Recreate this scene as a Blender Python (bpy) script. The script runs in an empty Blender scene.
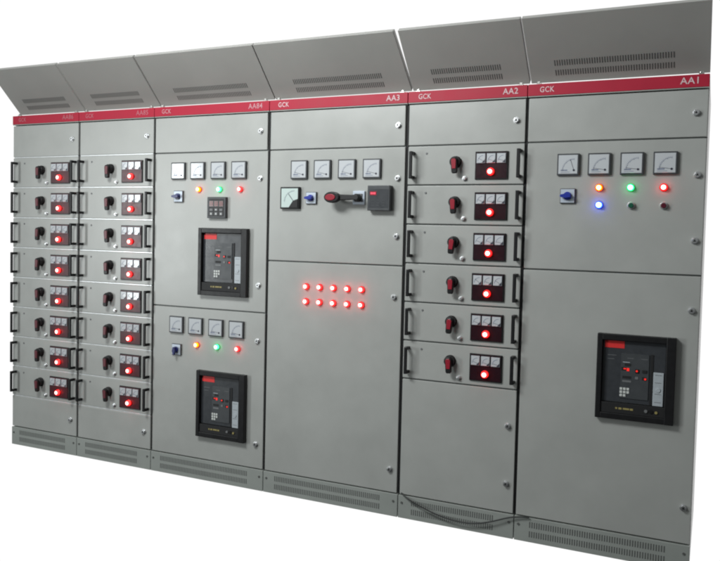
import bpy, bmesh, math, random
from mathutils import Vector, Matrix
random.seed(4)
S = bpy.context.scene
COL = S.collection
PI = math.pi

# ------------------------------------------------------------------ materials
def mat(name, col, rough=.5, metal=0., emit=None, estr=0., spec=.5, noise=None, bump=None, coat=0., trans=0.):
    m = bpy.data.materials.new(name); m.use_nodes = True
    nt = m.node_tree; b = nt.nodes['Principled BSDF']
    b.inputs['Base Color'].default_value = (*col, 1)
    b.inputs['Roughness'].default_value = rough
    b.inputs['Metallic'].default_value = metal
    b.inputs['Specular IOR Level'].default_value = spec
    if coat: b.inputs['Coat Weight'].default_value = coat; b.inputs['Coat Roughness'].default_value = .08
    if trans: b.inputs['Transmission Weight'].default_value = trans
    if emit:
        b.inputs['Emission Color'].default_value = (*emit, 1)
        b.inputs['Emission Strength'].default_value = estr
    tc = nt.nodes.new('ShaderNodeTexCoord')
    ge = nt.nodes.new('ShaderNodeNewGeometry')
    if noise:                       # (scale, amount): slow mottling of the colour
        sc, am = noise
        n = nt.nodes.new('ShaderNodeTexNoise'); n.inputs['Scale'].default_value = sc; n.inputs['Detail'].default_value = 6
        n.inputs['Roughness'].default_value = .65
        nt.links.new(ge.outputs['Position'], n.inputs['Vector'])
        r = nt.nodes.new('ShaderNodeMapRange')
        r.inputs['From Min'].default_value = .25; r.inputs['From Max'].default_value = .75
        r.inputs['To Min'].default_value = 1-am; r.inputs['To Max'].default_value = 1+am
        nt.links.new(n.outputs['Fac'], r.inputs['Value'])
        mx = nt.nodes.new('ShaderNodeVectorMath'); mx.operation = 'SCALE'
        mx.inputs[0].default_value = col
        nt.links.new(r.outputs['Result'], mx.inputs['Scale'])
        nt.links.new(mx.outputs['Vector'], b.inputs['Base Color'])
        r2 = nt.nodes.new('ShaderNodeMapRange')
        r2.inputs['From Min'].default_value = .25; r2.inputs['From Max'].default_value = .75
        r2.inputs['To Min'].default_value = max(.02, rough-.06); r2.inputs['To Max'].default_value = rough+.08
        nt.links.new(n.outputs['Fac'], r2.inputs['Value']); nt.links.new(r2.outputs['Result'], b.inputs['Roughness'])
    if bump:                        # list of (scale, strength, distance)
        prev = None
        for sc, st, di in bump:
            n = nt.nodes.new('ShaderNodeTexNoise'); n.inputs['Scale'].default_value = sc; n.inputs['Detail'].default_value = 2
            nt.links.new(ge.outputs['Position'], n.inputs['Vector'])
            bp = nt.nodes.new('ShaderNodeBump'); bp.inputs['Strength'].default_value = st; bp.inputs['Distance'].default_value = di
            nt.links.new(n.outputs['Fac'], bp.inputs['Height'])
            if prev: nt.links.new(prev.outputs['Normal'], bp.inputs['Normal'])
            prev = bp
        nt.links.new(prev.outputs['Normal'], b.inputs['Normal'])
    return m

PAINTC = (.388, .397, .380)
M = {}
M['paint'] = mat('powder_coat_grey', PAINTC, .33, noise=(3.6, .07), bump=[(700, .35, .0005), (2.6, .5, .010)])
M['hood'] = mat('powder_coat_grey_hood', (.352, .350, .332), .5, noise=(2.6, .05), bump=[(900, .25, .0004), (1.8, .4, .008)])
M['plinth'] = mat('plinth_grey', (.31, .33, .31), .5, noise=(5, .07), bump=[(900, .25, .0004)])
M['red'] = mat('red_band_enamel', (.40, .013, .038), .5, noise=(6, .08), spec=.3)
M['gasket'] = mat('joint_shade_rubber', (.012, .012, .013), .7)  # black also stands in for the shade inside the joints
M['galv_highlight'] = mat('galvanised_highlight', (.76, .78, .79), .32, metal=.35, noise=(30, .12))  # whitened so the left drawer seams carry a painted highlight
M['railgrey'] = mat('rail_painted', (.12, .13, .125), .5)
M['white'] = mat('white_lettering', (.66, .50, .52), .6)
M['faded'] = mat('faded_lettering', (.44, .13, .16), .6)
M['faded2'] = mat('half_faded_lettering', (.52, .26, .29), .6)
M['black'] = mat('black_plastic', (.012, .012, .013), .38, noise=(40, .1), spec=.32)
M['blackmatt'] = mat('black_plastic_matt', (.01, .01, .011), .6)
M['dgrey'] = mat('dark_grey_plastic', (.055, .06, .065), .42, noise=(30, .1))
M['mgrey'] = mat('mid_grey_plastic', (.16, .165, .17), .45)
M['lgrey'] = mat('light_grey_plastic', (.42, .46, .49), .4, noise=(60, .08))
M['lever'] = mat('lever_red', (.30, .012, .028), .35)
M['leverdark'] = mat('lever_dark_red', (.12, .014, .024), .4)
M['dial'] = mat('meter_dial_card', (.53, .555, .58), .5, coat=.9)
M['dialgreen'] = mat('meter_dial_card_tinted', (.55, .66, .63), .5, coat=1.)
M['ink'] = mat('dial_ink', (.16, .19, .28), .5)
M['inkdark'] = mat('dial_ink_dark', (.03, .03, .05), .5)
M['blue'] = mat('blue_plastic', (.012, .03, .30), .35)
M['bluedark'] = mat('dark_blue_plastic', (.012, .018, .12), .35)
M['plate'] = mat('switch_plate', (.52, .58, .66), .4, metal=.2)
M['silver'] = mat('chromed_zinc', (.66, .67, .68), .36, metal=.95)
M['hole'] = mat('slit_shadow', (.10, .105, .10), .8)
M['panelblack'] = mat('instrument_panel_dark', (.020, .005, .009), .32, noise=(50, .1), spec=.3)
M['panelglare'] = mat('instrument_panel_glare_red', (.06, .010, .016), .32, noise=(50, .1), spec=.4)  # redder copy of the dark panel, glare and lamp glow in its colour
M['labelred'] = mat('brand_label_red', (.72, .03, .03), .5)
M['keys'] = mat('keypad_white', (.6, .62, .6), .5)
M['yellowink'] = mat('yellow_print', (.30, .25, .09), .5)
M['face'] = mat('breaker_face', (.040, .044, .050), .35, noise=(40, .12), coat=.3)
M['bolt'] = mat('zinc_bolt', (.5, .5, .48), .35, metal=.9)
M['cable'] = mat('cable_sheath', (.02, .022, .022), .5)
M['reddisp'] = mat('lit_red_display', (.1, .0, .0), .4, emit=(1, .10, .16), estr=1.3)
M['reddim'] = mat('dim_red_segments', (.12, .02, .02), .4, emit=(1, .2, .18), estr=.14)
M['reddot'] = mat('lit_red_dot', (.3, .01, .01), .4, emit=(1, .03, .02), estr=.8)
M['lcd'] = mat('lcd_window', (.12, .085, .085), .2, coat=1.)
LC = {'red': ((1, .45, .40), (1, .012, .012)), 'green': ((.55, 1, .80), (.03, .85, .19)),
      'yellow': ((1, .80, .30), (1, .10, .001)), 'blue': ((.78, .86, 1), (.035, .09, 1))}
for k, (a, b) in LC.items():
    M['core_'+k] = mat('lamp_core_'+k, a, .4, emit=a, estr=6.0)
    M['halo_bezel_'+k] = mat('lamp_halo_bezel_'+k, tuple(x*.3+.01 for x in b), .3, emit=b, estr=.35)  # bezel given a faint glow to imitate the lamp's halo
    M['rim_'+k] = mat('lamp_lens_'+k, tuple(x*.5 for x in b), .25, emit=b, estr={'red': 9.5, 'green': 8., 'yellow': 9., 'blue': 16.}[k])
M['greenoff'] = mat('green_button', (.008, .09, .05), .3)
M['redoff'] = mat('red_button', (.09, .006, .018), .3)

# ------------------------------------------------------------------ mesh helper
class MB:
    def __init__(s): s.bm = bmesh.new(); s.mats = []
    def mi(s, m):
        m = M[m]
        if m not in s.mats: s.mats.append(m)
        return s.mats.index(m)
    def merge(s, t, m, smooth=False):
        i = s.mi(m)
        for f in t.faces: f.material_index = i; f.smooth = smooth
        me = bpy.data.meshes.new('tmp'); t.to_mesh(me); t.free()
        s.bm.from_mesh(me); bpy.data.meshes.remove(me)
    def box(s, x0, x1, y0, y1, z0, z1, m, bev=0, seg=2):
        t = bmesh.new(); bmesh.ops.create_cube(t, size=1)
        for v in t.verts:
            v.co = Vector(((x0+x1)/2+v.co.x*(x1-x0), (y0+y1)/2+v.co.y*(y1-y0), (z0+z1)/2+v.co.z*(z1-z0)))
        if bev: bmesh.ops.bevel(t, geom=t.edges[:], offset=bev, segments=seg, affect='EDGES', profile=.5)
        s.merge(t, m); return s
    def cyl(s, x, z, r, y0, y1, m, r2=None, n=24, bev=0):      # axis along y, y0 = front
        t = bmesh.new()
        bmesh.ops.create_cone(t, cap_ends=True, segments=n, radius1=r, radius2=r if r2 is None else r2, depth=1)
        bmesh.ops.rotate(t, verts=t.verts, matrix=Matrix.Rotation(PI/2, 3, 'X'))   # +z -> -y : radius2 is the front
        for v in t.verts: v.co = Vector((x+v.co.x, (y0+y1)/2+v.co.y*abs(y1-y0), z+v.co.z))
        if bev:
            es = [e for e in t.edges if all(abs(v.co.y-min(y0, y1)) < 1e-6 for v in e.verts)]
            bmesh.ops.bevel(t, geom=es, offset=bev, segments=3, affect='EDGES', profile=.5)
        s.merge(t, m, False); return s
    def prism(s, pts, y0, y1, m, bev=0):                       # polygon in x,z extruded between y0 and y1
        t = bmesh.new()
        a = [t.verts.new((p[0], y0, p[1])) for p in pts]; b = [t.verts.new((p[0], y1, p[1])) for p in pts]
        t.faces.new(a); t.faces.new(b[::-1]); n = len(pts)
        for i in range(n): t.faces.new((a[i], b[i], b[(i+1) % n], a[(i+1) % n]))
        bmesh.ops.recalc_face_normals(t, faces=t.faces)
        if bev: bmesh.ops.bevel(t, geom=t.edges[:], offset=bev, segments=2, affect='EDGES', profile=.5)
        s.merge(t, m); return s
    def dome(s, x, z, r, y, h, m, n=20):                       # half ball bulging to -y
        t = bmesh.new(); bmesh.ops.create_uvsphere(t, u_segments=n, v_segments=12, radius=1)
        bmesh.ops.rotate(t, verts=t.verts, matrix=Matrix.Rotation(PI/2, 3, 'X'))
        bmesh.ops.bisect_plane(t, geom=t.verts[:]+t.edges[:]+t.faces[:], plane_co=(0, 0.001, 0), plane_no=(0, 1, 0), clear_outer=True)
        for v in t.verts: v.co = Vector((x+v.co.x*r, y+v.co.y*h, z+v.co.z*r))
        s.merge(t, m, True); return s
    def line(s, x0, z0, x1, z1, w, y, m, th=.0006):            # thin printed bar
        d = Vector((x1-x0, z1-z0)); d.normalize(); n = Vector((-d.y, d.x))*w/2
        return s.prism([(x0+n.x, z0+n.y), (x1+n.x, z1+n.y), (x1-n.x, z1-n.y), (x0-n.x, z0-n.y)], y-th, y, m)
    def move(s, v):
        bmesh.ops.translate(s.bm, verts=s.bm.verts, vec=v); return s
    def build(s, name, parent=None, label=None, loc=None):
        me = bpy.data.meshes.new(name); s.bm.to_mesh(me); s.bm.free()
        for m in s.mats: me.materials.append(m)
        o = bpy.data.objects.new(name, me); COL.objects.link(o)
        if parent: o.parent = parent
        if loc: o.location = loc
        if label: o['label'] = label
        return o

def empty(name, loc, label, cat, group=None):
    o = bpy.data.objects.new(name, None); COL.objects.link(o); o.location = loc
    o.empty_display_size = .1
    o['label'] = label; o['category'] = cat
    if group: o['group'] = group
    return o

def text_mesh(name, body, wd, ht, parent, loc, m):
    c = bpy.data.curves.new(name, 'FONT'); c.body = body; c.size = .04; c.extrude = .0006; c.resolution_u = 3
    c.space_character = 1.08; c.offset = .0004
    t = bpy.data.objects.new(name, c); COL.objects.link(t)
    bpy.context.view_layer.update()
    me = bpy.data.meshes.new_from_object(t.evaluated_get(bpy.context.evaluated_depsgraph_get()))
    bpy.data.objects.remove(t)
    xs = [v.co.x for v in me.vertices]; ys = [v.co.y for v in me.vertices]
    me.transform(Matrix.Translation((-min(xs), -min(ys), 0)))
    me.transform(Matrix.Diagonal((wd/(max(xs)-min(xs)), ht/(max(ys)-min(ys)), 1, 1))); me.transform(Matrix.Rotation(PI/2, 4, 'X'))
    me.materials.clear(); me.materials.append(M[m])
    o = bpy.data.objects.new(name, me); COL.objects.link(o); o.parent = parent; o.location = loc
    return o

# ------------------------------------------------------------------ small fittings
def lock(x, z, parent, y=0.):
    b = MB()
    b.cyl(x, z, .0155, y-.004, y, 'silver', n=24, bev=.001)
    b.cyl(x, z, .0120, y-.014, y-.004, 'silver', n=24, bev=.0015)
    b.cyl(x, z, .0070, y-.0150, y-.0135, 'blackmatt', n=3)
    return b.build('lock', parent)

def meter(x, z, w, parent, y=0., needle=-.5, tint='dial', p=.014):
    h = w/2; b = MB()
    b.box(x-h, x+h, y-p, y, z-h, z+h, 'dgrey', .0025)
    f = h*.86
    b.box(x-f, x+f, y-p-.0012, y-p+.001, z-f, z+f, tint, .0008, 1)
    yy = y-p-.0012
    cx, cz, R = x+f*.62, z-f*.62, f*1.28                       # pivot at the lower right
    for k in range(13):
        a = PI*(.5+.5*k/12); r0 = R*(.90 if k % 3 else .82)
        b.line(cx+math.cos(a)*r0, cz+math.sin(a)*r0, cx+math.cos(a)*R, cz+math.sin(a)*R, w*.012, yy, 'ink')
    for k in range(12):
        a = PI*(.5+.5*k/12); a2 = PI*(.5+.5*(k+1)/12)
        b.line(cx+math.cos(a)*R*.9, cz+math.sin(a)*R*.9, cx+math.cos(a2)*R*.9, cz+math.sin(a2)*R*.9, w*.010, yy, 'ink')
    a = PI*(.5+needle*.5)
    b.line(cx, cz, cx+math.cos(a)*R*.95, cz+math.sin(a)*R*.95, w*.014, yy-.0006, 'inkdark')
    b.cyl(cx, cz, w*.05, yy-.0014, yy, 'inkdark', n=12)
    b.line(x-f*.75, z-f*.62, x-f*.05, z-f*.62, w*.05, yy, 'ink')
    b.line(x-f*.75, z-f*.82, x+f*.2, z-f*.82, w*.018, yy, 'ink')
    return b.build('meter', parent)

def small_meter(x, z, w, h, parent, y=0., p=.006, rise=.35):
    b = MB(); f = .88
    b.box(x-w/2, x+w/2, y-p, y, z-h/2, z+h/2, 'lgrey', .001, 1)
    b.box(x-w/2*f, x+w/2*f, y-p-.0008, y-p+.0005, z-h/2*f, z+h/2*f, 'dial')
    yy = y-p-.0008; cx, cz, R = x+w*.26, z-h*.28, w*.60
    for k in range(8):
        a = PI*(.5+.5*k/8); a2 = PI*(.5+.5*(k+1)/8)
        b.line(cx+math.cos(a)*R, cz+math.sin(a)*R, cx+math.cos(a2)*R, cz+math.sin(a2)*R, w*.045, yy, 'ink')
    b.line(cx, cz, cx-R*.9, cz+R*rise, w*.03, yy-.0005, 'inkdark')
    b.prism([(x+w*.44, z-h*.44), (x+w*.44, z-h*.12), (x+w*.12, z-h*.44)], yy-.0012, yy, 'inkdark')
    return b.build('meter', parent)

def lamp(x, z, c, parent, y=0., r=.0125):
    b = MB()
    b.cyl(x, z, r*1.38, y-.005, y, 'halo_bezel_'+c, bev=.002)
    b.cyl(x, z, r, y-.017, y-.005, 'rim_'+c, bev=.001)
    b.dome(x, z, r*.97, y-.0168, .006, 'rim_'+c)
    b.dome(x, z, r*.80, y-.0180, .0072, 'core_'+c)
    return b.build('indicator_lamp', parent)

def button(x, z, m, parent):
    b = MB()
    b.cyl(x, z, .0165, -.009, 0, 'silver', bev=.0015)
    b.cyl(x, z, .0115, -.020, -.009, m, bev=.002)
    return b.build('push_button', parent)

def cam_switch(x, z, w, m, parent, ang=0.):
    h = w/2; b = MB()
    b.box(x-h, x+h, -.010, 0, z-h, z+h, 'dgrey', .002)
    b.box(x-h*.9, x+h*.9, -.0125, -.0095, z-h*.9, z+h*.9, 'plate', .0008, 1)
    b.cyl(x, z, w*.27, -.022, -.0125, m, bev=.002)
    o = b.build('selector_switch', parent)
    g = MB()
    ca, sa = math.cos(ang), math.sin(ang)
    def R(px, pz): return (x+px*ca-pz*sa, z+px*sa+pz*ca)
    g.prism([R(-w*.44, -w*.07), R(-w*.44, w*.07), R(-w*.1, w*.15), R(w*.24, w*.10), R(w*.24, -w*.10), R(-w*.1, -w*.15)], -.038, -.022, m, .0012)
    return o, g

def breaker(loc, label):
    t = empty('air_circuit_breaker', loc, label, 'circuit breaker', 'black circuit breakers set into the cabinet doors')
    w, h, p = .336, .390, .030
    L, Rr, Tp, Bt = .024, .040, .029, .076                     # frame margins; the bottom one carries the printed strip
    x0, x1, z0, z1 = -w/2, w/2, -h/2, h/2
    b = MB()
    b.box(x0, x0+L, -p, 0, z0, z1, 'black', .003)
    b.box(x1-Rr, x1, -p, 0, z0, z1, 'black', .003)
    b.box(x0+L-.002, x1-Rr+.002, -p+.0006, 0, z1-Tp, z1-.0005, 'black', .003)
    b.box(x0+L-.002, x1-Rr+.002, -p+.0006, 0, z0+.0005, z0+.028, 'black', .003)
    b.build('bezel', t)
    fx0, fx1, fz0, fz1 = x0+L, x1-Rr, z0+Bt, z1-Tp
    fw, fh = fx1-fx0, fz1-fz0; yf = -.010
    f = MB(); f.box(fx0+.001, fx1-.001, yf, 0, fz0+.001, fz1-.0005, 'face', .002)
    def P(u, v): return fx0+u*fw, fz1-v*fh
    def rect(u0, v0, u1, v1, m, th=.0012, y=yf):
        a = P(u0, v0); c = P(u1, v1); f.box(min(a[0], c[0]), max(a[0], c[0]), y-th, y+.0004, min(a[1], c[1]), max(a[1], c[1]), m)
    rect(.30, .20, .74, .92, 'dgrey', .004)                    # raised centre section
    yc = yf-.004
    rect(.33, .335, .44, .345, 'lgrey', .0008, yc)
    rect(.31, .42, .385, .475, 'blackmatt', .001, yc)
    rect(.53, .44, .59, .50, 'black', .003, yc); rect(.64, .445, .71, .49, 'blackmatt', .003, yc)
    rect(.53, .56, .58, .60, 'mgrey', .002, yc); rect(.64, .555, .70, .605, 'blackmatt', .002, yc)
    rect(.36, .36, .46, .40, 'blackmatt', .001, yc)
    rect(.33, .56, .47, .60, 'blackmatt', .001, yc); rect(.33, .63, .47, .66, 'mgrey', .001, yc)
    for u in (.40, .62): rect(u, .27, u+.10, .277, 'mgrey', .0006, yc)
    rect(.08, .24, .22, .247, 'mgrey', .0006); rect(.08, .30, .19, .307, 'mgrey', .0006)
    f.build('face_plate', t)
    def sub(name, u0, v0, u1, v1, m, y, th, bev=0):
        a = P(u0, v0); c = P(u1, v1); q = MB(); q.box(a[0], c[0], y-th, y+.0004, c[1], a[1], m, bev, 1); return q
    sub('', .03, .012, .345, .125, 'labelred', yf, .0014).build('red_label', t)
    sub('', .765, .19, .805, .99, 'blackmatt', yf, .003).build('charging_slot', t)
    q = sub('', .815, .465, .975, .995, 'lgrey', yf, .006, .0015)
    for v in (.50, .62, .80, .93):
        a = P(.84, v); q.box(a[0], a[0]+.028, yf-.0068, yf-.0058, a[1]-.002, a[1], 'mgrey')
    q.cyl(*P(.895, .74), .010, yf-.009, yf-.006, 'lgrey', bev=.001)
    q.build('charging_handle', t)
    q = sub('', .395, .432, .435, .480, 'reddot', yc, .001); q.box(*[P(.345, 0)[0], P(.385, 0)[0]], yc-.0016, yc-.0002, P(0, .455)[1], P(0, .435)[1], 'reddot'); q.build('trip_display', t)
    q = MB()
    for (u, v) in ((.555, .468), (.69, .585)): q.cyl(*P(u, v), .0045, yc-.0045, yc-.001, 'reddot')
    q.build('push_button', t)
    q = MB()
    for r in range(3):
        for c in range(3):
            if r == 2 and c == 2: continue
            a = P(.295+c*.054, .75+r*.052); q.box(a[0], a[0]+.0115, yc-.0025, yc+.0002, a[1]-.0115, a[1], 'keys', .0008, 1)
    q.build('keypad', t)
    q = MB(); q.box(fx0, fx1, -.024, 0, z0+.0285, fz0-.001, 'blackmatt', .001)
    zz = (z0+.028+fz0)/2
    for i, (u, l) in enumerate(((.24, .03), (.29, .05), (.36, .10), (.47, .05))):
        q.box(fx0+u*fw, fx0+(u+l)*fw, -.0248, -.0236, zz-.004-.0006*(i % 2), zz+.004, 'yellowink')
    q.cyl(fx0+.72*fw, zz, .007, -.029, -.024, 'mgrey'); q.cyl(fx0+.88*fw, zz-.002, .006, -.029, -.024, 'yellowink')
    q.cyl(fx0+.80*fw, zz, .009, -.027, -.024, 'black')
    q.build('name_strip', t)
    return t

# ------------------------------------------------------------------ cabinets
XS = [0., .585, 1.187, 1.992, 2.815, 3.425, 4.214]
MARK = ['AA86', 'AA85', 'AA84', 'AA3', 'AA2', 'AA1']
D = .80
ZR = [1.925-.1988*k for k in range(9)]                          # module grid
G = .007

DESC = [
 'narrow grey steel cabinet of eight drawers at the far left end of the row',
 'narrow grey steel cabinet of eight drawers, second from the left, beside the one marked AA84',
 'tall grey cabinet marked AA84 with two black circuit breakers one above the other',
 'tall grey cabinet marked AA3 with two rows of small red lamps on its lower door',
 'tall grey cabinet marked AA2 with six red-lever drawers and a loose cable at its foot',
 'tall grey cabinet marked AA1 at the right end, one black breaker low on its door']
CAB = []
DOORS = {}
HOODS = []
for i in range(6):
    x0, x1 = XS[i], XS[i+1]; w = x1-x0
    t = empty('switchgear_cabinet', (x0, 0, 0), DESC[i], 'electrical cabinet', 'grey switchgear cabinets joined in one row'); CAB.append(t)
    # carcass: hollow shell made of side sheets, back, top and bottom
    b = MB()
    b.box(.0012, .02, .022, D, .02, 2.196, 'paint'); b.box(w-.02, w-.0012, .022, D, .02, 2.196, 'paint')
    b.box(.0205, w-.0205, D-.02, D-.001, .02, 2.196, 'paint')
    b.box(.0205, w-.0205, .023, D-.0205, 2.176, 2.195, 'paint'); b.box(.0205, w-.0205, .023, D-.0205, .10, .12, 'paint')
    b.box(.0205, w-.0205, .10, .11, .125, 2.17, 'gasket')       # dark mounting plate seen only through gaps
    b.build('carcass', t)
    b = MB()
    if i > 0: MB().box(.0005, .0072, .010, .0225, .124, 2.138, 'gasket').build('joint_shade_gasket', t)  # strip in the gap, black in place of the joint's deep shade
    if i < 5: MB().box(w-.0072, w-.0005, .010, .0225, .124, 2.138, 'gasket').build('joint_shade_gasket', t)
    # red band
    b = MB(); b.box(.0015, w-.0015, -.006, .021, 2.1435, 2.199, 'red', .002)
    band = b.build('red_band', t)
    b = MB(); b.box(.003, w-.003, -.0045, .021, 2.139, 2.1432, 'plinth'); b.build('trim_strip', t)
    text_mesh('lettering', 'GCK', .067, .026, band, (.058, -.0064, 2.159), 'faded' if i < 2 else 'faded2' if i == 2 else 'white')
    tw = .074 if len(MARK[i]) == 3 else .092
    text_mesh('lettering', MARK[i], tw, .029, band, (w-.046-tw, -.0064, 2.159), 'faded' if i < 2 else 'faded2' if i == 2 else 'white')
    # lifting bolts on top
    for xx in (.050, w-.035):
        b = MB(); b.box(xx-.011, xx+.011, .002, .022, 2.199, 2.205, 'bolt', .001, 1)
        b.box(xx-.007, xx+.007, .005, .019, 2.205, 2.214, 'bolt', .002); b.build('roof_bolt', t)
    # plinth
    b = MB(); b.box(.002, w-.002, -.004, D-.02, 0, .119, 'plinth', .002)
    plinth = b.build('plinth', t)
    a, c = .075, w-.095
    n = int((c-a)/.0112)
    for zc in (.086, .040):
        v = MB()
        for k in range(n):
            xx = a+k*.0112; v.box(xx, xx+.0052, -.0046, -.0036, zc-.0145, zc+.0145, 'hole')
        v.build('vent_row', plinth)
    for xx in (.022, w-.026):
        v = MB(); v.cyl(xx, .082, .0055, -.008, -.003, 'hole', n=12); v.build('screw', plinth)
    # hood: a sheet flap with folded edges, leaning forward over the front
    L = .350; th = .004; gl = [.004, .004, .003, .003, .004, .003][i]; gr = [.006, .003, .003, .004, .004, .002][i]
    hb = MB(); xa, xb = gl, w-gr
    hb.box(xa, xb, -th, 0, 0, L, 'hood', .001, 1)
    hb.box(xa, xa+.003, 0.0005, .022, .004, L-.004, 'hood'); hb.box(xb-.003, xb, 0.0005, .022, .004, L-.004, 'hood')
    hb.box(xa+.004, xb-.004, .0005, .020, L-.006, L-.003, 'hood')
    hb.box(xa+.004, xb-.004, -.001, .018, .0, .004, 'hood')
    if i in (0, 1, 3, 4):                                             # AA3 and AA2: edges not quite square, leaving a wedge between them
        for q in hb.bm.verts:
            if i == 3 and q.co.x > w/2: q.co.x -= .011*q.co.z/L
            if i < 2 and q.co.x > w/2: q.co.x -= .006*q.co.z/L
            if i == 4 and q.co.x < w/2: q.co.x += .006*q.co.z/L
    hood = hb.build('roof_hood', t)
    fa, fb = (.155, .83) if i == 5 else ((.205, .80) if i == 4 else (.19, .84))
    n = int((fb-fa)*w/.0112)
    for zc in (.106, .053):
        v = MB()
        for k in range(n):
            xx = fa*w+k*.0112; v.box(xx, xx+.0050, -th-.0007, -th+.0005, zc-.015, zc+.015, 'hole')
        v.build('vent_row', hood)
    ang = math.atan2(.249, .244)                                # lean from vertical, toward the viewer
    hood.location = (0, .0613, 2.218)
    hood.rotation_euler = (ang, 0, 0)
    HOODS.append(hood)

def door(i, z0, z1, name='door', gl=.0075, gr=.0075):
    w = XS[i+1]-XS[i]
    if i == 0: gl = .003
    if i == 5: gr = .003
    b = MB(); b.box(gl, w-gr, 0, .020, z0+.0035, z1-.0035, 'paint', .0028, 3)
    return b.build(name, CAB[i])

def hrail(i, zs):
    w = XS[i+1]-XS[i]
    for z in zs:
        b = MB()
        if i < 2: b.box(.010, w-.010, .0010, .0215, z-.0030, z+.0030, 'galv_highlight', .001, 1)  # pale rail stands for light catching the drawer edges
        else: b.box(.010, w-.010, .0085, .0215, z-.012, z+.012, 'railgrey')
        b.build('divider_rail', CAB[i])

for i in range(6):
    w = XS[i+1]-XS[i]
    d = door(i, 1.925, 2.137, gr=.013 if i in (2, 3) else .0075)
    lock(w-.056 if i < 3 else w-.050, 2.033, d)
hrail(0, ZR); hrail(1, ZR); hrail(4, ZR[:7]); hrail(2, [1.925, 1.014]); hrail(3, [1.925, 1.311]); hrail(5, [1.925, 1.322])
ZB = .1215
for i in (0, 1):
    d = door(i, ZB, ZR[8]); lock(XS[i+1]-XS[i]-.056, .229, d)
d = door(4, ZB, ZR[6]); lock(XS[5]-XS[4]-.045, .552, d); lock(XS[5]-XS[4]-.045, .267, d)

# AA84
d = door(2, 1.014, 1.925); dl = door(2, ZB, 1.014); X = XS[2]
for x in (1.374, 1.513, 1.657, 1.799): meter(x-X, 1.818, .100, d, needle=.9); meter(x-X, .908, .100, dl, needle=.9)
for x, c in ((1.522, 'yellow'), (1.666, 'green'), (1.808, 'red')): lamp(x-X, 1.709, c, d); lamp(x-X, .798, c, dl)
for (z, dd) in ((1.668, d), (.759, dl)):
    o, g = cam_switch(1.376-X, z, .068, 'bluedark', dd, PI/2 if dd is dl else 0); 
    g2 = g.build('switch_lever', CAB[2]); g2.parent = dd
for z in (1.770, 1.169): lock(1.938-X, z, d)
for z in (.853, .263): lock(1.938-X, z, dl)
# small digital meter
b = MB(); cx, cz = 1.657-X, 1.604
b.box(cx-.064, cx+.064, -.022, 0, cz-.061, cz+.061, 'dgrey', .003)
b.box(cx-.053, cx+.053, -.0228, -.0215, cz-.052, cz+.050, 'black')
for k in range(3):
    u = cx-.034+k*.034
    b.box(u-.014, u+.014, -.0236, -.0225, cz+.006, cz+.038, 'lcd')
    for sgn in (-1, 1):
        b.box(u-.008, u+.008, -.0242, -.0234, cz+.022+sgn*.010-.0012, cz+.022+sgn*.010+.0012, 'reddim')
        b.box(u+sgn*.008-.0012, u+sgn*.008+.0012, -.0242, -.0234, cz+.012, cz+.032, 'reddim')
    b.box(u-.008, u+.008, -.0242, -.0234, cz+.0208, cz+.0232, 'reddim')
    b.box(u-.011, u+.011, -.0250, -.0225, cz-.020, cz-.006, 'mgrey', .001, 1)
    b.box(u-.010, u+.010, -.0250, -.0225, cz-.045, cz-.027, 'mgrey', .001, 1)
    b.box(u-.004, u+.004, -.0254, -.0249, cz-.040, cz-.032, 'keys')
b.box(cx-.004, cx+.004, -.0256, -.0249, cz-.016, cz-.009, 'keys')
b.build('digital_meter', d)
# AA3
d = door(3, 1.311, 1.925, gr=.0095); dl = door(3, ZB, 1.311, gr=.0095); X = XS[3]
for x in (2.190, 2.333, 2.479, 2.624): meter(x-X, 1.814, .102, d, needle=.85)
b = MB(); cx, cz = 2.140-X, 1.660; h = .060
b.box(cx-h, cx+h, -.020, 0, cz-h, cz+h, 'black', .003)
f = h*.86; yy = -.0212
b.box(cx-f, cx+f, yy, -.019, cz-f, cz+f, 'dialgreen')
px, pz, R = cx+f*.55, cz-f*.45, f*1.15
for k in range(12):
    a = PI*(.5+.5*k/12); a2 = PI*(.5+.5*(k+1)/12)
    b.line(px+math.cos(a)*R, pz+math.sin(a)*R, px+math.cos(a2)*R, pz+math.sin(a2)*R, .0012, yy, 'ink')
    b.line(px+math.cos(a)*R, pz+math.sin(a)*R, px+math.cos(a)*R*1.1, pz+math.sin(a)*R*1.1, .0014, yy, 'inkdark')
b.line(px-.004, pz+.006, px-R*.62, pz+R*.80, .0030, yy-.0006, 'inkdark')
b.prism([(cx+f, cz-f), (cx+f, cz-f*.12), (cx+f*.45, cz-f*.30), (cx-f*.05, cz-f)], yy-.003, yy, 'blackmatt')
b.build('synchroscope_meter', d)
o, g = cam_switch(2.268-X, 1.660, .066, 'blue', d, 0); g.build('switch_lever', d)
# long changeover handle
cx, cz = 2.553-X, 1.661
b = MB(); b.box(cx-.034, cx+.034, -.012, 0, cz-.036, cz+.036, 'plate', .002); b.box(cx-.022, cx+.022, -.018, -.012, cz-.022, cz+.022, 'mgrey', .002)
b.cyl(cx, cz, .020, -.044, -.018, 'blackmatt', bev=.002)
b.build('changeover_switch', d)
b = MB()
b.prism([(cx+.018, cz-.015), (cx+.026, cz), (cx+.018, cz+.015), (cx-.02, cz+.013), (cx-.115, cz+.016), (cx-.115, cz-.016), (cx-.02, cz-.013)], -.068, -.044, 'blackmatt', .004)
el = [(cx-.128+.046*math.cos(a*PI/12), cz+.030*math.sin(a*PI/12)) for a in range(24)]
b.prism(el, -.078, -.046, 'black', .006)
el = [(cx-.134+.030*math.cos(a*PI/12), cz+.017*math.sin(a*PI/12)) for a in range(24)]
b.prism(el, -.082, -.076, 'lever', .002)
b.build('handle', d)
b = MB(); cx, cz = 2.678-X, 1.659
b.box(cx-.063, cx+.063, -.038, 0, cz-.065, cz+.065, 'dgrey', .003)
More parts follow.
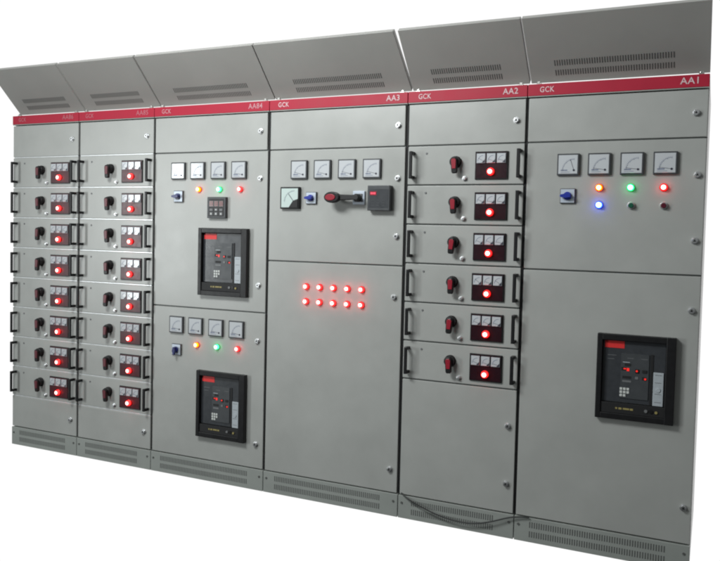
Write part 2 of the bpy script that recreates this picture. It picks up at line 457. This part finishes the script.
b.box(cx-.055, cx+.055, -.0392, -.0375, cz-.050, cz+.046, 'face')
b.box(cx-.047, cx-.011, -.0404, -.039, cz+.014, cz+.034, 'lever')
for k in range(3): b.box(cx-.043+k*.010, cx-.036+k*.010, -.0412, -.0402, cz+.019, cz+.029, 'reddisp')
for r in range(3):
    for k in range(3): b.box(cx-.040+k*.03, cx-.024+k*.03, -.0400, -.039, cz-.012-r*.014, cz-.009-r*.014, 'dgrey')
b.build('digital_meter', d)
for z in (1.762, 1.463): lock(2.768-X, z, d)
for z in (1.148, .246): lock(2.764-X, z, dl)
for k in range(5):
    for z in (1.1785, 1.097): lamp(2.247+k*.0832-X, z, 'red', dl, r=.0135)
# AA1
d = door(5, 1.322, 1.925, gr=.008); dl = door(5, ZB, 1.322, gr=.008); X = XS[5]
for x in (3.626, 3.765, 3.907, 4.047): meter(x-X, 1.817, .101, d, needle=.9 if x > 3.7 else .2)
for x, c in ((3.768, 'yellow'), (3.905, 'green'), (4.044, 'red')): lamp(x-X, 1.709, c, d, r=.0135)
lamp(3.770-X, 1.630, 'blue', d, r=.0135)
button(3.910-X, 1.628, 'greenoff', d); button(4.047-X, 1.628, 'redoff', d)
o, g = cam_switch(3.628-X, 1.671, .070, 'blue', d, 0); g.build('switch_lever', d)
for z in (1.763, 1.475): lock(4.179-X, z, d)
for z in (1.167, .287): lock(4.179-X, z, dl)

breaker((1.706, 0, 1.291), 'black circuit breaker in the upper door of cabinet AA84, below a small digital meter')
breaker((1.706, 0, .459), 'black circuit breaker low in cabinet AA84, in its lower door under four meters')
breaker((3.956, 0, .848), 'black circuit breaker with a red tag in the long lower door of cabinet AA1')

# ------------------------------------------------------------------ drawers
def make_drawer(w, off, lever_m, left=.0075):
    """origin at the left bottom front corner of its bay"""
    t = bpy.data.objects.new('drawer_unit', None); COL.objects.link(t); t.empty_display_size = .05
    H = .1988; zc = H/2
    b = MB(); b.box(left, w-.0075, 0, .020, .0036, H-.0036, 'paint', .0026, 3)
    b.box(.03, w-.03, .0205, .095, .012, H-.012, 'galv_highlight')        # drawer body behind the front
    b.build('front_panel', t)
    for hx in (.037, w-.026):
        b = MB()
        b.box(hx-.0085, hx+.0085, -.046, -.036, zc-.069, zc+.069, 'black', .003)
        for s in (-1, 1):
            z = zc+s*.061
            b.box(hx-.0080, hx+.0080, -.0375, 0, z-.0078, z+.0078, 'black', .002)
        b.build('handle', t)
    kx = .263; kz = zc+.014
    b = MB(); b.cyl(kx, kz, .0295, -.010, 0, 'black', bev=.002); b.cyl(kx, kz, .0265, -.028, -.010, 'black', bev=.003)
    sw = b.build('rotary_switch', t)
    b = MB()
    b.prism([(kx-.017, kz+.010), (kx-.010, kz+.021), (kx+.010, kz+.021), (kx+.017, kz+.010), (kx+.0145, kz-.052), (kx+.010, kz-.059), (kx-.010, kz-.059), (kx-.0145, kz-.052)], -.042, -.024, 'black', .004)
    b.prism([(kx-.0125, kz+.006), (kx-.007, kz+.014), (kx+.007, kz+.014), (kx+.0125, kz+.006), (kx+.0095, kz-.036), (kx-.0095, kz-.036)], -.0445, -.0405, lever_m, .0015)
    b.build('lever', sw)
    b = MB(); b.cyl(.310, zc-.068, .0125, -.006, 0, 'silver', bev=.002); b.cyl(.310, zc-.068, .0085, -.014, -.006, 'silver', bev=.0025)
    b.build('lock', t)
    b = MB(); b.cyl(.107, zc+.060, .0055, -.003, 0, 'mgrey', n=12, bev=.001); b.build('screw', t)
    pw, ph = .163, .136; cx = off+pw/2; cz = zc-.005
    b = MB(); b.box(cx-pw/2, cx+pw/2, -.008, 0, cz-ph/2, cz+ph/2, 'black', .002)
    b.box(cx-pw/2+.005, cx+pw/2-.005, -.0088, -.0075, cz-ph/2+.005, cz+ph/2-.005, 'panelglare' if lever_m == 'leverdark' else 'panelblack')
    pn = b.build('instrument_panel', t)
    for u in (-.0505, .0, .0505): small_meter(cx+u, cz+ph/2-.034, .044, .047, pn, y=-.0088)
    lamp(cx-.001, cz-.031, 'red', pn, y=-.0088, r=.0145)
    return t

def copy_tree(o, parent=None):
    c = o.copy(); COL.objects.link(c); c.parent = parent
    for ch in list(o.children): copy_tree(ch, c)
    return c

ORD = ['topmost', 'second', 'third', 'fourth', 'fifth', 'sixth', 'seventh', 'lowest']
ORD6 = ['topmost', 'second', 'third', 'fourth', 'fifth', 'lowest']
for i, nrow, off, lm, where in ((0, 8, .349, 'leverdark', 'the narrow cabinet at the far left end'),
                                (1, 8, .355, 'leverdark', 'the second cabinet from the left, beside AA84'),
                                (4, 6, .364, 'lever', 'cabinet AA2, red lever')):
    w = XS[i+1]-XS[i]; proto = make_drawer(w, off, lm, .003 if i == 0 else .0075)
    for k in range(nrow):
        o = proto if k == 0 else copy_tree(proto)
        o.location = (XS[i], 0, ZR[k+1])
        for ch in o.children:                                   # small differences from drawer to drawer
            if ch.name.startswith('rotary_switch'):
                K = Vector((.263, 0, .1988/2+.014)); a_ = math.radians(random.uniform(-5, 5))
                lv = ch.children[0]
                lv.matrix_local = Matrix.Translation(K) @ Matrix.Rotation(a_, 4, 'Y') @ Matrix.Translation(-K)
            if ch.name.startswith('instrument_panel'):
                ch.rotation_euler = (0, 0, 0); ch.location = (random.uniform(-.0012, .0012), 0, random.uniform(-.001, .001))
                for mt in ch.children:
                    if mt.name.startswith('meter'):
                        src = mt.data.name
                        nd = mt.data.copy(); dz = random.uniform(-.006, .008); mt.data = nd
                        dark = list(nd.materials).index(M['inkdark'])
                        vs = {v for p in nd.polygons if p.material_index == dark and len(nd.polygons) for v in p.vertices}
                        vx = [nd.vertices[v] for v in vs]; xm = min(v.co.x for v in vx)
                        for v in vx:
                            if v.co.x < xm+.006: v.co.z += dz
        od = (ORD if nrow == 8 else ORD6)[k]
        if 0 < k < nrow-1: od = od + ' from the top'
        o['label'] = '%s pull-out drawer of %s' % (od, where)
        o['category'] = 'switchgear drawer'
        o['group'] = 'pull-out switchgear drawers with a lit red lamp'

# ------------------------------------------------------------------ loose cable in front of the AA2 plinth
pts = [(2.822, .012, .135), (2.850, -.020, .122), (2.946, -.022, .084), (3.062, -.024, .051), (3.174, -.026, .041), (3.267, -.026, .056),
       (3.358, -.024, .090), (3.431, -.018, .123), (3.50, -.012, .124)]
cu = bpy.data.curves.new('cable', 'CURVE'); cu.dimensions = '3D'; cu.bevel_depth = .0036; cu.bevel_resolution = 3; cu.resolution_u = 10
sp = cu.splines.new('NURBS'); sp.points.add(len(pts)-1); sp.use_endpoint_u = True; sp.order_u = 4
for q, p in zip(sp.points, pts): q.co = (*p, 1)
tmp = bpy.data.objects.new('tmp', cu); COL.objects.link(tmp); bpy.context.view_layer.update()
me = bpy.data.meshes.new_from_object(tmp.evaluated_get(bpy.context.evaluated_depsgraph_get())); bpy.data.objects.remove(tmp)
for f in me.polygons: f.use_smooth = True
me.materials.clear(); me.materials.append(M['cable'])
o = bpy.data.objects.new('cable', me); COL.objects.link(o)
o['label'] = 'thin black cable sagging loosely across the slotted base of cabinet AA2'; o['category'] = 'cable'

# ------------------------------------------------------------------ world: a bright white backdrop behind, a dim room in front
w = bpy.data.worlds.new('World'); S.world = w; w.use_nodes = True
nt = w.node_tree; bg = nt.nodes['Background']
tc = nt.nodes.new('ShaderNodeTexCoord'); sx = nt.nodes.new('ShaderNodeSeparateXYZ')
nt.links.new(tc.outputs['Generated'], sx.inputs[0])
def mr(src, a, b, c, d):
    r = nt.nodes.new('ShaderNodeMapRange'); r.interpolation_type = 'SMOOTHSTEP'
    r.inputs['From Min'].default_value = a; r.inputs['From Max'].default_value = b; r.inputs['To Min'].default_value = c; r.inputs['To Max'].default_value = d
    nt.links.new(src, r.inputs['Value']); return r.outputs['Result']
back = mr(sx.outputs['Y'], .02, .18, 0, 1)
up = mr(sx.outputs['Z'], -.4, .7, .02, .29)
mix = nt.nodes.new('ShaderNodeMix'); mix.data_type = 'RGBA'
room = nt.nodes.new('ShaderNodeVectorMath'); room.operation = 'SCALE'; room.inputs[0].default_value = (.96, 1.0, .99)
nt.links.new(up, room.inputs['Scale'])
nt.links.new(back, mix.inputs['Factor']); nt.links.new(room.outputs['Vector'], mix.inputs['A']); mix.inputs['B'].default_value = (1.02, 1.02, 1.02, 1)
nt.links.new(mix.outputs['Result'], bg.inputs['Color']); bg.inputs['Strength'].default_value = 1.0

def area(name, loc, target, sx_, sy_, power, col):
    l = bpy.data.lights.new(name, 'AREA'); l.shape = 'RECTANGLE'; l.size = sx_; l.size_y = sy_; l.energy = power; l.color = col
    o = bpy.data.objects.new(name, l); COL.objects.link(o); o.location = loc
    o.rotation_euler = (Vector(target)-Vector(loc)).to_track_quat('-Z', 'Y').to_euler(); return o
area('window_light', (-2.65, -4.8, 1.45), (1.8, 0, 1.5), .95, 2.0, 122, (.95, 1, 1))
area('added_fill_light', (1.65, -2.35, 3.25), (2.9, 0, 1.75), 1.3, .6, 88, (.97, 1, 1))  # added lamp, brightens the centre and right doors from above

# ------------------------------------------------------------------ camera
cam = bpy.data.cameras.new('camera'); co = bpy.data.objects.new('camera', cam); COL.objects.link(co)
yaw, pitch, roll = -0.434615176, -0.0431458829, 0.0234014822
Rv = Vector((0.90635883, 0.42186154, 0.02337757)); Uv = Vector((-0.03938042, 0.02925929, 0.99879581)); Fv = Vector((-0.42066953, 0.90618802, -0.0431325))
m = Matrix((Rv, Uv, -Fv)).transposed().to_4x4(); m.translation = Vector((4.25717303, -3.65581102, 1.46811847))
co.matrix_world = m
cam.sensor_width = 36; cam.lens = 762.846397/720*36
cam.shift_x = (360-359.095)/720; cam.shift_y = (267.507-280.5)/720
cam.clip_end = 100; cam.clip_start = .05
S.camera = co
S.render.engine = 'CYCLES'
S.cycles.pixel_filter_type = 'BLACKMAN_HARRIS'; S.cycles.filter_width = 2.1
S.view_settings.view_transform = 'Standard'; S.view_settings.look = 'None'; S.view_settings.exposure = 0; S.view_settings.gamma = 1
